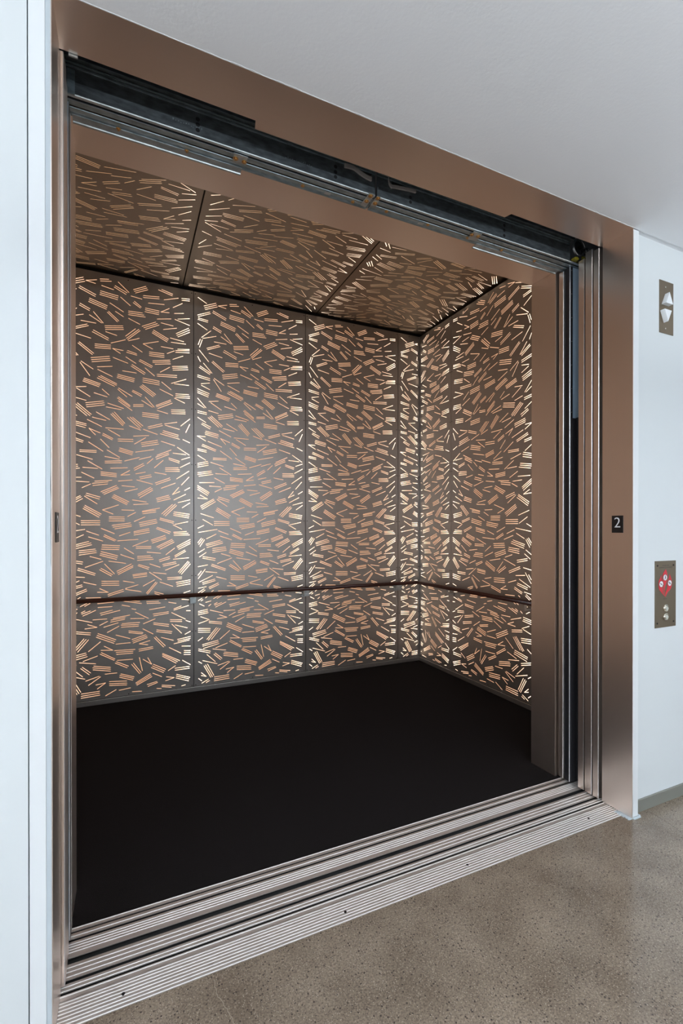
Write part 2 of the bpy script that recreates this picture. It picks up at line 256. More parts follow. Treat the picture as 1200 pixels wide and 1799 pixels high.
# slot pattern of one panel: x1, z1, x2, z2 in millimetres
TILE = [
37,3665,116,3622,90,3595,202,3643,96,3579,208,3627,102,3564,214,3611,221,3621,304,3644,221,3621,295,3610,328,3656,396,3668,331,3640,417,3655,
33,3500,145,3549,39,3486,151,3535,174,3564,297,3514,169,3549,293,3498,340,3603,434,3586,469,3662,555,3587,444,3624,541,3581,438,3610,533,3565,
331,3555,471,3538,329,3539,468,3522,326,3523,465,3506,591,3620,693,3671,598,3606,701,3658,606,3593,709,3644,796,3662,915,3632,823,3671,919,3647,
39,3474,128,3464,37,3460,126,3449,33,3423,120,3375,248,3476,386,3436,245,3461,382,3421,241,3446,378,3406,487,3534,567,3473,570,3560,660,3550,
670,3584,803,3598,671,3567,804,3582,843,3581,967,3621,995,3625,1065,3632,997,3608,1065,3615,712,3526,846,3539,920,3526,1002,3580,177,3418,253,3384,
172,3403,248,3369,404,3466,511,3408,598,3519,655,3478,588,3506,648,3469,688,3477,804,3472,686,3461,802,3455,684,3444,800,3439,817,3466,889,3512,
819,3467,888,3473,931,3475,1014,3491,68,3297,153,3373,79,3290,203,3330,384,3382,463,3313,394,3391,474,3322,447,3401,511,3366,550,3424,664,3428,
550,3408,675,3411,550,3392,687,3396,277,3367,353,3282,247,3334,342,3280,785,3397,904,3420,962,3429,1065,3452,936,3422,1065,3389,57,3280,38,3224,
75,3278,50,3203,183,3275,297,3271,551,3360,643,3323,660,3309,774,3368,673,3298,788,3357,687,3287,801,3346,818,3369,923,3359,837,3312,952,3344,
116,3203,231,3252,122,3190,240,3240,364,3260,506,3285,367,3245,509,3270,369,3230,512,3255,47,3178,133,3080,34,3116,58,3070,135,3161,258,3136,
276,3210,395,3157,268,3194,392,3141,371,3212,458,3193,608,3279,527,3199,635,3278,535,3182,645,3269,543,3171,411,3120,526,3167,549,3162,639,3199,
754,3293,882,3232,748,3279,876,3219,743,3266,870,3205,947,3294,1056,3362,952,3279,1065,3347,962,3266,1065,3326,669,3155,797,3197,669,3155,748,3121,
896,3246,1014,3231,903,3208,1031,3211,581,3128,662,3080,818,3155,922,3151,869,3100,932,3134,960,3154,1063,3167,942,3139,1063,3155,942,3123,1063,3136,
171,3091,280,3010,162,3080,270,2998,289,3092,411,3101,289,3077,411,3085,289,3061,411,3070,85,3061,163,2977,55,3029,153,2975,47,3016,144,2962,
425,3076,508,3070,425,3076,486,3041,541,3076,616,3058,535,3060,618,3046,719,3091,844,3093,719,3075,844,3077,719,3059,844,3061,32,2942,145,2922,
32,2926,145,2905,258,2970,400,3003,261,2953,404,2986,265,2936,407,2969,918,3054,1007,3098,748,3016,893,3044,748,3002,897,3028,766,2988,899,3011,
430,2998,546,2964,529,3018,611,2972,642,3012,746,2967,635,2999,739,2954,64,2865,143,2881,66,2851,144,2818,183,2931,276,2875,177,2919,250,2815,
912,2988,1045,3010,916,2973,1048,2996,919,2956,1050,2979,810,2922,893,2980,307,2899,422,2920,309,2878,422,2831,578,2959,687,2898,571,2944,678,2885,
684,2944,763,2882,502,2893,614,2888,784,2900,953,2912,784,2884,953,2895,32,2814,139,2780,32,2794,133,2764,32,2778,130,2748,207,2790,331,2756,
202,2777,326,2743,197,2764,320,2730,332,2828,457,2772,316,2820,455,2759,306,2805,440,2748,465,2856,600,2836,462,2842,597,2821,459,2828,594,2807,
666,2851,804,2840,666,2834,804,2823,666,2817,804,2806,822,2837,904,2776,904,2834,1034,2888,929,2834,1058,2834,32,2727,109,2644,32,2676,94,2642,
134,2707,223,2720,150,2699,252,2637,343,2714,397,2668,281,2674,383,2650,471,2738,580,2677,465,2727,537,2667,583,2733,658,2700,578,2722,652,2686,
663,2792,774,2716,653,2781,763,2705,642,2771,752,2694,807,2770,919,2723,942,2743,1057,2749,942,2727,1065,2732,940,2710,1065,2716,931,2703,1022,2667,
32,2609,114,2599,32,2593,114,2583,132,2621,223,2602,156,2574,261,2486,143,2564,252,2474,127,2556,227,2472,218,2581,355,2612,221,2564,359,2596,
225,2547,362,2579,386,2597,510,2564,375,2563,492,2551,469,2661,562,2594,461,2651,562,2582,470,2627,579,2552,589,2605,671,2614,589,2591,671,2599,
686,2684,761,2602,656,2651,747,2599,775,2619,899,2682,779,2608,903,2669,788,2592,913,2655,785,2576,876,2555,32,2549,107,2507,75,2500,153,2467,
67,2488,145,2449,298,2512,402,2455,267,2464,373,2446,437,2526,521,2434,422,2516,512,2424,411,2505,506,2412,662,2544,797,2538,662,2528,797,2522,
662,2512,797,2506,582,2495,666,2424,562,2494,654,2412,541,2488,642,2400,904,2592,1023,2603,904,2576,1026,2585,907,2560,1026,2569,230,2441,340,2390,
104,2426,223,2402,99,2411,223,2388,101,2396,217,2370,28,2375,103,2373,28,2375,107,2333,707,2420,825,2459,711,2405,830,2443,846,2459,954,2485,
852,2449,976,2421,986,2453,1066,2525,1030,2397,1066,2476,125,2332,254,2287,242,2368,329,2334,246,2363,292,2314,369,2383,510,2382,390,2370,482,2319,
556,2416,648,2387,670,2396,787,2359,835,2398,966,2367,829,2382,964,2351,810,2368,976,2331,76,2300,201,2256,70,2286,196,2243,349,2333,426,2294,
345,2319,422,2282,32,2256,113,2244,32,2242,113,2228,1004,2331,1066,2305,589,2328,716,2344,465,2293,586,2299,465,2275,586,2281,690,2323,598,2259,
330,2282,396,2213,239,2250,350,2178,650,2273,788,2307,654,2259,792,2291,657,2241,797,2274,818,2301,934,2269,32,2196,106,2153,173,2178,298,2180,
173,2164,298,2166,479,2216,587,2188,476,2202,583,2175,472,2189,579,2162,605,2188,756,2221,783,2172,904,2228,771,2153,881,2200,776,2136,884,2186,
956,2256,1061,2191,918,2200,1030,2194,32,2119,124,2143,32,2103,130,2127,32,2085,130,2108,150,2136,269,2104,381,2192,479,2133,363,2135,477,2117,
364,2093,495,2105,364,2079,495,2088,518,2104,638,2144,635,2125,733,2156,700,2092,750,2140,883,2154,976,2128,883,2140,973,2113,992,2144,1066,2172,
233,2089,342,2025,32,2032,158,2055,32,2016,160,2039,43,2000,173,2024,195,2032,310,2028,669,2090,592,2042,677,2077,597,2027,835,2129,761,2059,
980,2072,1066,2120,407,2035,541,2046,186,1990,280,1944,332,2000,454,1991,332,1986,454,1977,332,1973,454,1963,560,2024,487,1979,487,1979,560,1987,
607,1996,686,2015,637,1968,733,1994,642,1952,738,1977,763,2017,862,2002,853,2062,966,2068,853,2047,976,2053,853,2031,976,2037,950,1967,1058,2042,
48,1941,184,1946,138,1912,244,1909,286,1918,418,1931,267,1898,389,1916,271,1880,385,1898,468,1926,580,1941,615,1943,746,1910,767,1921,892,1973,
774,1907,897,1958,992,1912,1058,1987,31,1914,138,1850,31,1897,132,1837,31,1879,123,1822,189,1858,255,1893,455,1888,332,1828,463,1874,345,1818,
471,1865,356,1807,496,1887,599,1880,522,1835,623,1865,818,1876,939,1927,732,1883,623,1814,745,1872,628,1801,748,1857,639,1785,1019,1862,1066,1890,
969,1889,913,1822,913,1822,978,1852,33,1796,122,1790,54,1825,122,1790,222,1813,327,1782,218,1797,322,1765,925,1773,1029,1828,177,1791,59,1721,
184,1781,65,1706,195,1767,73,1692,208,1788,304,1724,433,1807,552,1747,425,1796,542,1734,418,1783,537,1722,580,1765,695,1749,589,1724,710,1733,
776,1782,884,1815,782,1769,891,1801,784,1753,898,1784,962,1750,1066,1778,998,1703,1066,1749,211,1709,336,1636,204,1696,326,1624,197,1683,318,1609,
470,1718,345,1673,345,1673,427,1638,494,1675,594,1673,660,1666,806,1697,660,1659,774,1678,663,1644,774,1662,543,1619,607,1655,914,1732,821,1644,
939,1735,837,1634,950,1724,852,1626,926,1664,1062,1644,922,1648,1058,1627,922,1633,1055,1610,59,1652,178,1614,78,1598,171,1544,396,1612,516,1613,
396,1596,516,1597,396,1578,516,1580,808,1607,926,1574,806,1593,922,1560,595,1575,683,1617,635,1563,777,1596,638,1547,782,1580,642,1531,784,1564,
933,1550,1049,1575,918,1546,995,1506,182,1578,326,1579,182,1561,326,1562,182,1543,326,1544,33,1515,88,1542,419,1539,566,1562,425,1524,572,1546,
440,1509,573,1532,40,1476,211,1505,222,1491,316,1455,334,1514,437,1468,359,1459,450,1411,353,1446,439,1404,475,1448,562,1480,591,1484,716,1511,
592,1472,719,1497,592,1455,720,1479,783,1523,898,1480,777,1512,890,1465,922,1478,1037,1485,926,1466,1051,1469,926,1450,1062,1454,111,1416,202,1460,
238,1441,347,1404,462,1405,626,1416,733,1409,851,1450,738,1397,856,1434,742,1382,860,1422,66,1423,33,1380,80,1416,41,1363,94,1408,52,1344,
106,1365,241,1402,111,1352,258,1389,115,1334,263,1374,582,1356,709,1407,608,1352,733,1352,608,1337,733,1337,341,1370,479,1362,338,1353,476,1345,
335,1335,473,1328,951,1348,1068,1410,958,1336,1068,1390,966,1321,1068,1373,912,1414,779,1347,920,1402,790,1338,928,1389,806,1325,514,1341,591,1288,
699,1302,814,1289,167,1324,290,1336,167,1306,295,1321,167,1287,297,1306,36,1285,95,1322,47,1247,109,1288,933,1334,856,1274,1022,1315,932,1263,
1029,1303,935,1250,332,1314,463,1274,327,1298,459,1259,323,1283,454,1243,485,1285,594,1242,78,1250,195,1228,76,1235,192,1211,248,1274,334,1247,
620,1265,728,1268,620,1250,744,1252,620,1230,753,1237,799,1228,890,1257,804,1213,892,1240,920,1232,1056,1242,829,1187,943,1208,834,1172,947,1193,
1049,1210,964,1112,1060,1201,976,1102,1069,1184,990,1092,212,1181,348,1230,392,1230,526,1207,160,1176,290,1126,155,1162,285,1112,360,1206,437,1118,
332,1170,423,1111,322,1158,413,1100,573,1200,456,1139,585,1186,460,1124,585,1173,466,1111,629,1194,718,1163,624,1183,712,1148,721,1196,809,1162,
852,1134,971,1181,35,1156,123,1171,582,1104,698,1117,584,1093,698,1105,588,1077,698,1088,718,1122,820,1048,750,1117,860,1101,65,1116,35,1076,
100,1131,36,1044,103,1107,209,1096,868,1065,995,1067,870,1049,993,1052,506,1052,594,1034,337,1058,472,1052,337,1040,472,1035,337,1023,472,1017,
763,1052,666,1000,806,1029,917,985,772,1031,693,935,783,1025,702,926,945,1019,1068,1037,949,1002,1068,1020,951,984,1068,1000,202,1056,296,1028,
169,1070,47,1013,73,1006,189,1034,77,990,193,1020,304,965,385,961,322,996,390,959,507,979,385,941,509,963,388,927,627,1014,523,986,
523,979,651,951,222,997,133,959,226,982,138,946,37,955,111,967,760,944,836,919,762,929,811,910,1011,919,1068,936,90,948,37,914,
99,935,54,906,157,917,177,929,219,921,331,917,491,879,653,846,553,879,640,865,694,859,796,857,697,844,810,840,925,882,966,876,
836,879,862,870,993,862,1068,852,305,866,432,873,101,861,124,878,252,875,208,850,230,877,175,850,880,842,945,828,71,860,37,840,
80,847,61,835,308,833,419,835,495,842,559,826,718,786,850,801,925,779,989,800,925,767,1054,801,103,819,153,830,573,805,608,795,
1034,754,1070,752,48,809,92,785,131,783,153,800,182,797,212,812,186,786,253,809,194,769,293,811,324,782,422,803,331,767,480,797,
603,772,709,709,748,744,880,756,752,728,880,742,905,746,1026,677,1030,664,1070,647,36,739,123,753,36,725,123,735,36,707,128,721,
144,744,265,708,270,730,378,730,426,731,559,750,408,717,521,731,406,700,519,716,564,718,676,711,668,664,767,700,893,682,995,673,
893,666,995,657,56,689,138,654,39,625,124,650,230,693,302,664,210,658,302,664,321,678,384,709,353,660,467,690,496,679,638,679,
489,666,629,661,491,649,629,646,753,665,883,639,753,651,881,623,907,641,992,550,936,631,1043,595,134,641,254,620,133,626,252,604,
473,660,380,612,549,611,665,586,550,597,660,574,663,620,749,565,779,599,909,573,777,585,905,557,1021,537,1070,561,308,610,447,543,
302,595,441,528,295,580,434,513,448,584,561,542,689,565,575,532,698,552,580,516,701,538,584,501,36,580,147,570,36,564,145,554,
36,546,145,536,203,574,114,470,219,569,127,462,237,563,155,466,328,537,236,462,356,496,423,455,331,463,423,455,757,533,838,438,
770,539,852,448,818,528,922,491,955,496,1070,512,958,479,1070,495,925,459,1061,481,993,431,1070,424,447,505,564,506,634,488,722,509,
634,488,706,473,35,465,78,492,884,430,987,367,631,440,747,451,632,424,749,437,435,449,601,443,448,433,584,428,452,415,584,412,
333,444,440,376,324,432,435,365,1014,388,1073,382,1012,371,1073,365,1012,352,1073,346,73,425,219,453,77,410,223,437,81,388,228,421,
196,383,306,418,828,382,976,299,826,372,957,292,826,357,945,280,457,362,582,358,39,388,147,356,39,372,144,340,168,375,292,352,
451,351,547,301,441,341,537,288,635,368,660,246,665,348,737,294,704,358,737,294,999,300,1073,249,275,334,406,307,268,320,406,292,
270,303,406,275,190,335,253,278,178,325,243,264,115,328,193,252,586,324,649,232,572,315,638,223,751,293,855,234,741,280,847,220,
733,266,837,207,875,220,939,258,934,234,1061,237,934,216,1061,219,362,254,456,253,39,270,69,250,76,276,210,231,485,241,594,200,
478,229,588,187,475,213,582,173,319,242,215,213,329,236,236,174,725,211,607,145,732,198,611,135,739,184,615,124,745,214,821,173,
860,166,928,150,928,150,853,131,947,177,1065,134,945,161,1057,121,942,145,1053,103,120,238,179,123,102,233,166,113,88,225,151,109,
291,170,367,178,367,178,303,134,395,185,534,172,395,166,534,154,395,151,534,138,699,117,781,135,705,100,786,125,822,95,935,75,
821,82,933,59,778,72,885,53,957,59,1026,71,64,164,109,123,63,138,109,123,181,108,321,112,181,89,321,96,180,72,324,79,
450,109,341,52,472,98,563,108,577,71,718,60,39,113,68,88,130,96,42,52,138,80,76,50,144,68,113,51,
]
# ------------------------------------------------------------------ the hall
XL, XR, ZH = -0.197, 2.390, 3.070      # reveal faces of the door frame, its soffit height
struct(MB().box(-4.2, 6.2, -3.6, 1.626, -0.12, 0.0).build('floor', M['concrete']))
f2 = struct(MB().box(-4.2, -0.90, 1.626, 1.75, -0.12, 0).box(3.1, 6.2, 1.626, 1.75, -0.12, 0).build('floor', M['concrete']))
cb = MB(); cb.box(-4.2, 6.2, -3.6, 1.586, 3.0708, 3.20); cb.box(2.392, 6.2, 1.586, 1.64, 3.0765, 3.20); cb.box(-4.2, -0.2, 1.586, 1.64, 3.0765, 3.20)
struct(cb.build('ceiling', M['ceiling']))
struct(MB().box(-4.2, -0.258, 1.590, 1.70, 0, 3.0762).build('wall_left', M['wall']))
struct(MB().box(2.4395, 6.2, 1.615, 1.70, 0, 3.0762).build('wall_right', M['wall']))
ww_ = MB().box(-4.3, -4.2, -3.7, -3.1, -0.1, 3.2).box(-4.3, -4.2, 0.3, 1.75, -0.1, 3.2).box(-4.3, -4.2, -3.1, 0.3, -0.1, 0.5).box(-4.3, -4.2, -3.1, 0.3, 2.75, 3.2)
struct(ww_.build('wall_west', M['wall']))
struct(MB().box(-4.29, -4.21, -3.1, 0.3, 0.5, 0.55).box(-4.29, -4.21, -3.1, 0.3, 2.7, 2.75).box(-4.29, -4.21, -1.425, -1.375, 0.55, 2.7).build('window_3', M['dark_edge']))
struct(MB().box(6.2, 6.3, -3.7, 1.75, -0.1, 3.2).build('wall_east', M['wall']))
wb = MB()
for x0, x1, z0, z1 in ((-4.2, -3.05, 0, 3.2), (0.45, 1.15, 0, 3.2), (4.65, 6.2, 0, 3.2), (-3.05, 0.45, 0, 0.5), (1.15, 4.65, 0, 0.5), (-3.05, 0.45, 2.75, 3.2), (1.15, 4.65, 2.75, 3.2)):
    wb.box(x0, x1, -3.75, -3.6, z0, z1)
struct(wb.build('wall_behind', M['wall']))
for k, x0 in enumerate((-3.05, 1.15)):
    fr = MB(); x1 = x0 + 3.5
    fr.box(x0, x1, -3.74, -3.66, 0.5, 0.55); fr.box(x0, x1, -3.74, -3.66, 2.70, 2.75); fr.box(x0, x0+.05, -3.74, -3.66, .55, 2.70); fr.box(x1-.05, x1, -3.74, -3.66, .55, 2.70); fr.box(x0+1.725, x0+1.775, -3.74, -3.66, .55, 2.70)
    o = fr.build('window_%d' % (k+1), M['dark_edge']); struct(o)
# white corner strips either side of the frame
def strip_prism(x0, x1, mt, nm, y0=1.587, y1=1.70, z1=3.068):
    return struct(MB().box(x0, x1, y0, y1, 0.004, z1).build(nm, mt, bevel=0.002))
strip_prism(2.393, 2.439, M['trim'], 'trim_1')
strip_prism(-0.2545, -0.2125, M['trim'], 'trim_2')
struct(MB().cyl((2.4445, 1.6145, 0.0), 'z', 0.0048, 3.068, 12).build('trim_3', M['trim'], smooth=True))
# ragged sealant line between strip and steel on the left
sb = MB(); random.seed(4); z = 0.0; w0 = 0.0
prev = None
for i in range(90):
    z = i * 3.066 / 89; wv = random.uniform(-0.0012, 0.0012) - (0.002 if 40 < i < 60 else 0)
    cur = (-0.2125, -0.1985 + wv, z)
    if prev: sb.face([(prev[0], 1.5865, prev[2]), (prev[1], 1.5855, prev[2]), (cur[1], 1.5855, cur[2]), (cur[0], 1.5865, cur[2])]); sb.face([(prev[1], 1.5855, prev[2]), (prev[1], 1.60, prev[2]), (cur[1], 1.60, cur[2]), (cur[1], 1.5855, cur[2])])
    prev = cur
struct(sb.build('trim_4', M['bead']))
struct(MB().box(2.4395, 6.2, 1.606, 1.6148, 0, 0.066).build('baseboard_right', M['base'], bevel=0.002))
# ragged grout along the foot of the right jamb
gb = MB(); random.seed(9)
for i in range(26):
    y = 1.583 + i*0.0032; h = random.uniform(0.003, 0.009); gb.box(2.370 - random.uniform(0.002, 0.012), 2.3898, y, y+0.0032, 0.0, h*0.5)
gb.box(2.392, 2.444, 1.574, 1.5865, 0, 0.004); gb.box(2.4395, 2.452, 1.582, 1.606, 0, 0.006)
struct(gb.build('trim_5', M['bead']))

# hairline cracks in the concrete
def crack(pts, mt, hw, nm):
    random.seed(len(pts)); P = []
    for (x0, y0), (x1, y1) in zip(pts, pts[1:]):
        for i in range(6): f = i/6; P.append((x0+(x1-x0)*f+random.uniform(-.0022, .0022), y0+(y1-y0)*f+random.uniform(-.0022, .0022)))
    P.append(pts[-1]); mb = MB()
    for a, c_ in zip(P, P[1:]): mb.prism([(a[0]-hw, a[1]-hw*.5), (a[0]+hw, a[1]+hw*.5), (c_[0]+hw, c_[1]+hw*.5), (c_[0]-hw, c_[1]-hw*.5)], -0.001, 0.0004, 'z')
    struct(mb.build(nm, mt))
crack([(0.2632, 1.6), (0.2624, 1.5517), (0.2768, 1.5109), (0.2902, 1.4607), (0.2986, 1.4257)], M['crack_pale'], 0.0009, 'trim_7')
crack([(2.5256, 1.5975), (2.5308, 1.53), (2.5203, 1.4676), (2.4929, 1.36)], M['crack_dark'], 0.0008, 'trim_8')
# ------------------------------------------------------------------ stainless door frame of the landing
fr = thing('metal_surround', 'brushed stainless steel frame lining the wide lift opening, jambs and soffit', 'door frame', (0, 0, 0))
MB().prism([(XR, 1.5855), (XR+.0025, 1.5855), (XR+.0025, 1.757), (XR, 1.757)], 0.0025, ZH, 'z').build('jamb', M['steel_v'], fr)
MB().prism([(XL, 1.5855), (XL-.0025, 1.5855), (XL-.0025, 1.757), (XL, 1.757)], 0.0025, ZH, 'z').build('jamb', M['steel_v'], fr)
sp = MB(); sp.prism([(XL-.0025, 1.5855), (XR+.0025, 1.5855), (XR+.0025, 1.7665), (1.735, 1.7665), (1.722, 1.800), (0.456, 1.808), (0.449, 1.770), (XL-.0025, 1.770)], ZH, ZH+.004, 'z')
sp.build('soffit', M['steel_h'], fr)
MB().box(-0.172, -0.146, 1.772, 1.777, 3.062, 3.0745).build('clip', M['galv_light'], fr)
# torn plaster edge where the ceiling meets the soffit
pb = MB(); random.seed(2)
for i in range(130):
    x = -0.2 + i*0.02; d = random.choice((0, 0.0008, 0.0015, 0.003)) if 15 < i < 118 else 0.001
    pb.box(x, x+0.02, 1.5835-d, 1.5855, ZH+.0001, 3.0708)
struct(pb.build('trim_6', M['ceiling']))

# ------------------------------------------------------------------ sills
def profile_sill(name, label, x0, x1, base_z, y0, y1, ribs, grooves, depth=0.012, seams=()):
    t = thing(name, label, 'sill', ((x0+x1)/2, (y0+y1)/2, base_z))
    c = ((x0+x1)/2, (y0+y1)/2)
    body = MB(); edges = [y0]
    cuts = sorted(list(grooves) + list(seams))
    a = y0
    for g0, g1 in cuts:
        body.box(x0-c[0], x1-c[0], a-c[1], g0-c[1], -0.0028, 0); a = g1
    body.box(x0-c[0], x1-c[0], a-c[1], y1-c[1], -0.0028, 0)
    body.build('plate', M['alu'], t)
    gb = MB()
    for g0, g1 in cuts: gb.box(x0-c[0], x1-c[0], g0-c[1], g1-c[1], -depth-0.003, -depth)
    if cuts: gb.build('groove', M['groove'], t)
    for r in ribs:
        hw = 0.0020
        MB().prism([(r-hw-c[1], 0), (r-hw*.55-c[1], 0.0016), (r+hw*.55-c[1], 0.0016), (r+hw-c[1], 0)], x0-c[0], x1-c[0], 'x').build('rib', M['alu_rib'], t)
    return t
noz = profile_sill('sill_nosing', 'ribbed aluminium nosing strip along the concrete floor edge', -0.1968, 2.3895, 0.0, 1.6265, 1.7265,
    (1.632, 1.6455, 1.658, 1.671, 1.6835, 1.696, 1.709, 1.7205), ())
for x, y in ((-0.012, 1.674), (0.781, 1.669), (1.389, 1.675), (2.186, 1.682)):
    MB().cyl((x-1.097, y-1.6765, 0.0), 'z', 0.0055, 0.0022, 14).build('screw_hole', M['black'], noz)
ls = profile_sill('landing_sill', 'grooved aluminium door sill on the landing side of the gap', -0.90, 3.06, 0.0, 1.7285, 1.8665,
    (1.744, 1.7635, 1.7785, 1.815, 1.834, 1.852), ((1.7495, 1.7595), (1.789, 1.803)))
profile_sill('lift_car_sill', 'narrower ribbed aluminium sill edging the dark carpet', -0.82, 3.04, 0.0, 1.892, 2.031,
    (1.916, 1.9285, 1.941, 1.953, 1.989, 2.0275), ((1.965, 1.977),), seams=((2.004, 2.013),))
struct(MB().box(-0.9, 3.1, 1.70, 2.06, -0.6, -0.55).box(-0.9, 3.1, 1.70, 1.8665, -0.55, -0.0162).box(-0.9, 3.1, 1.892, 2.031, -0.55, -0.0162).build('wall_pit', M['shaft']))

# ------------------------------------------------------------------ lift car shell
struct(MB().box(-0.95, 3.18, 4.56, 4.66, -0.06, 3.95).build('wall_back', M['shaft']))
struct(MB().box(3.09, 3.19, 1.70, 4.56, -0.06, 3.95).build('wall_car_right', M['shaft']))
struct(MB().box(-0.96, -0.86, 1.70, 4.56, -0.06, 3.95).build('wall_car_left', M['shaft']))
struct(MB().box(-0.96, 3.19, 1.70, 4.56, 3.84, 3.95).build('wall_car_top', M['shaft']))
struct(MB().box(-0.95, 3.18, 2.032, 4.56, -0.08, -0.012).build('floor', M['shaft']))
tag(MB().box(-0.83, 3.06, 2.032, 4.5305, -0.012, 0.0).build('carpet', M['carpet']), 'near-black charcoal carpet covering the lift car floor', 'carpet')
struct(MB().box(-0.83, 3.06, 4.517, 4.53, 0.0, 0.042).build('baseboard_back', M['panel'], bevel=0.002))
struct(MB().box(3.047, 3.06, 2.24, 4.517, 0.0, 0.042).build('baseboard_car_right', M['panel'], bevel=0.002))
struct(MB().box(-0.83, -0.817, 2.24, 4.517, 0.0, 0.042).build('baseboard_car_left', M['panel'], bevel=0.002))

TL = [tuple(v/1000 for v in TILE[i:i+4]) for i in range(0, len(TILE), 4)]
def panel_mesh(w, h, segs, z0, margin=0.028, half=0.0027, mats=('panel', 'lit')):
    # thin sheet (local x right, z up, face towards -y) with slots cut through it, closed behind by lit acrylic
    vs = [(0, z0), (w, z0), (w, h), (0, h)]; faces = [[0, 1, 2, 3]]; 
    for (x1, a1, x2, a2) in segs:
        dx, dz = x2-x1, a2-a1
        # clip to the margins
        t0, t1 = 0.0, 1.0; ok = True
        for p, d, lo, hi in ((x1, dx, margin, w-margin), (a1, dz, z0+0.02, h-0.03)):
            if abs(d) < 1e-9:
                if p < lo or p > hi: ok = False
                continue
            ta, tb = (lo-p)/d, (hi-p)/d
            if ta > tb: ta, tb = tb, ta
            t0, t1 = max(t0, ta), min(t1, tb)
        if not ok or t1 - t0 < 0.05: continue
        p1 = (x1+dx*t0, a1+dz*t0); p2 = (x1+dx*t1, a1+dz*t1)
        ln = math.hypot(p2[0]-p1[0], p2[1]-p1[1])
        if ln < 0.008: continue
        ux, uz = (p2[0]-p1[0])/ln, (p2[1]-p1[1])/ln; nx, nz = -uz*half, ux*half; e = half*0.7
        b = len(vs)
        vs += [(p1[0]+nx, p1[1]+nz), (p1[0]-ux*e, p1[1]-uz*e), (p1[0]-nx, p1[1]-nz), (p2[0]-nx, p2[1]-nz), (p2[0]+ux*e, p2[1]+uz*e), (p2[0]+nx, p2[1]+nz)]
        faces.append(list(range(b, b+6)))
    r = delaunay_2d_cdt([Vector(p) for p in vs], [], faces, 0, 1e-5, True)
    V, F, FO = r[0], r[2], r[5]
    slot = [any(k != 0 for k in fo) for fo in FO]
    mb = MB(); mb.v = [(p[0], 0.0, p[1]) for p in V]; nV = len(V); mb.v += [(p[0], 0.0014, p[1]) for p in V]
    em = {}
    for f, s in zip(F, slot):
        mb.f.append(tuple(i + (nV if s else 0) for i in f)); mb.m.append(1 if s else 0)
        for i in range(len(f)):
            k = tuple(sorted((f[i], f[(i+1) % len(f)]))); em.setdefault(k, []).append(s)
    for (i, j), ss in em.items():
        if len(ss) == 2 and ss[0] != ss[1]: mb.f.append((i, j, j+nV, i+nV)); mb.m.append(2)
    # folded edges
    for a, b_ in (((0, z0), (w, z0)), ((w, z0), (w, h)), ((w, h), (0, h)), ((0, h), (0, z0))):
        mb.face([(a[0], 0, a[1]), (b_[0], 0, b_[1]), (b_[0], 0.024, b_[1]), (a[0], 0.024, a[1])], 0)
    me = bpy.data.meshes.new('wall_panel'); me.from_pydata(mb.v, [], mb.f)
    for mt in (M[mats[0]], M[mats[1]], M['screw_dark']): me.materials.append(mt)
    for p, i in zip(me.polygons, mb.m): p.material_index = i
    me.update(); return me
scr = MB().cyl((0, 0, 0), 'y', 0.0045, -0.0015, 10).mesh('screw', M['screw_dark'])
def place_panel(name, me, w, h, z0, loc, rot, label, group, screws=True):
    o = bpy.data.objects.new(name, me); col.objects.link(o); o.location = loc; o.rotation_euler = rot; o['panel_width'] = w
    tag(o, label, 'panel', group)
    if screws:
        pts = [(x, z) for z in ([z0+0.012] + [z0+0.515*k for k in range(1, 8) if z0+0.515*k < h-.1] + [h-0.02]) for x in (0.014, w-0.014)] + [(w/2, z0+0.012), (w/2, h-0.02)]
        for x, z in pts:
            s = bpy.data.objects.new('screw', scr); col.objects.link(s); s.parent = o; s.location = (x, 0, z)
    return o
W, G, Z0, ZT = 1.0975, 0.0045, 0.045, 3.712
S = 1.1035
def tile(flip=False, x_off=0.0, w=None, zs=1.0, xs=1.0, zoff=0.0, zflip=None, repeat=False):
    w = w or W; out = []
    for (a, b_, c, d) in TL:
        q = [a*xs + x_off, b_*zs + zoff, c*xs + x_off, d*zs + zoff]
        if flip: q[0], q[2] = w - q[0], w - q[2]
        if zflip is not None: q[1], q[3] = zflip - q[1], zflip - q[3]
        out.append(tuple(q))
    return out
me_full = panel_mesh(W, ZT, tile(), Z0)
me_flip = panel_mesh(W, ZT, tile(True, zs=1.008), Z0)
GB = 'perforated backlit panels lining the lift car'
X1 = 0.5675
place_panel('wall_panel', me_full, W, ZT, Z0, (X1-S, 4.53, 0), (0,0,0), 'backlit slotted metal panel at the left end of the rear wall', GB)
place_panel('wall_panel', me_full, W, ZT, Z0, (X1, 4.53, 0), (0,0,0), 'backlit slotted metal panel second from left on the rear wall', GB)
place_panel('wall_panel', me_full, W, ZT, Z0, (X1+S, 4.53, 0), (0,0,0), 'backlit slotted metal panel third from left on the rear wall', GB)
wn = 3.0595 - (X1+2*S)
me_n = panel_mesh(wn, ZT, tile(w=wn), Z0)
place_panel('wall_panel', me_n, wn, ZT, Z0, (X1+2*S, 4.53, 0), (0,0,0), 'narrow slotted panel on the rear wall beside the corner', GB)
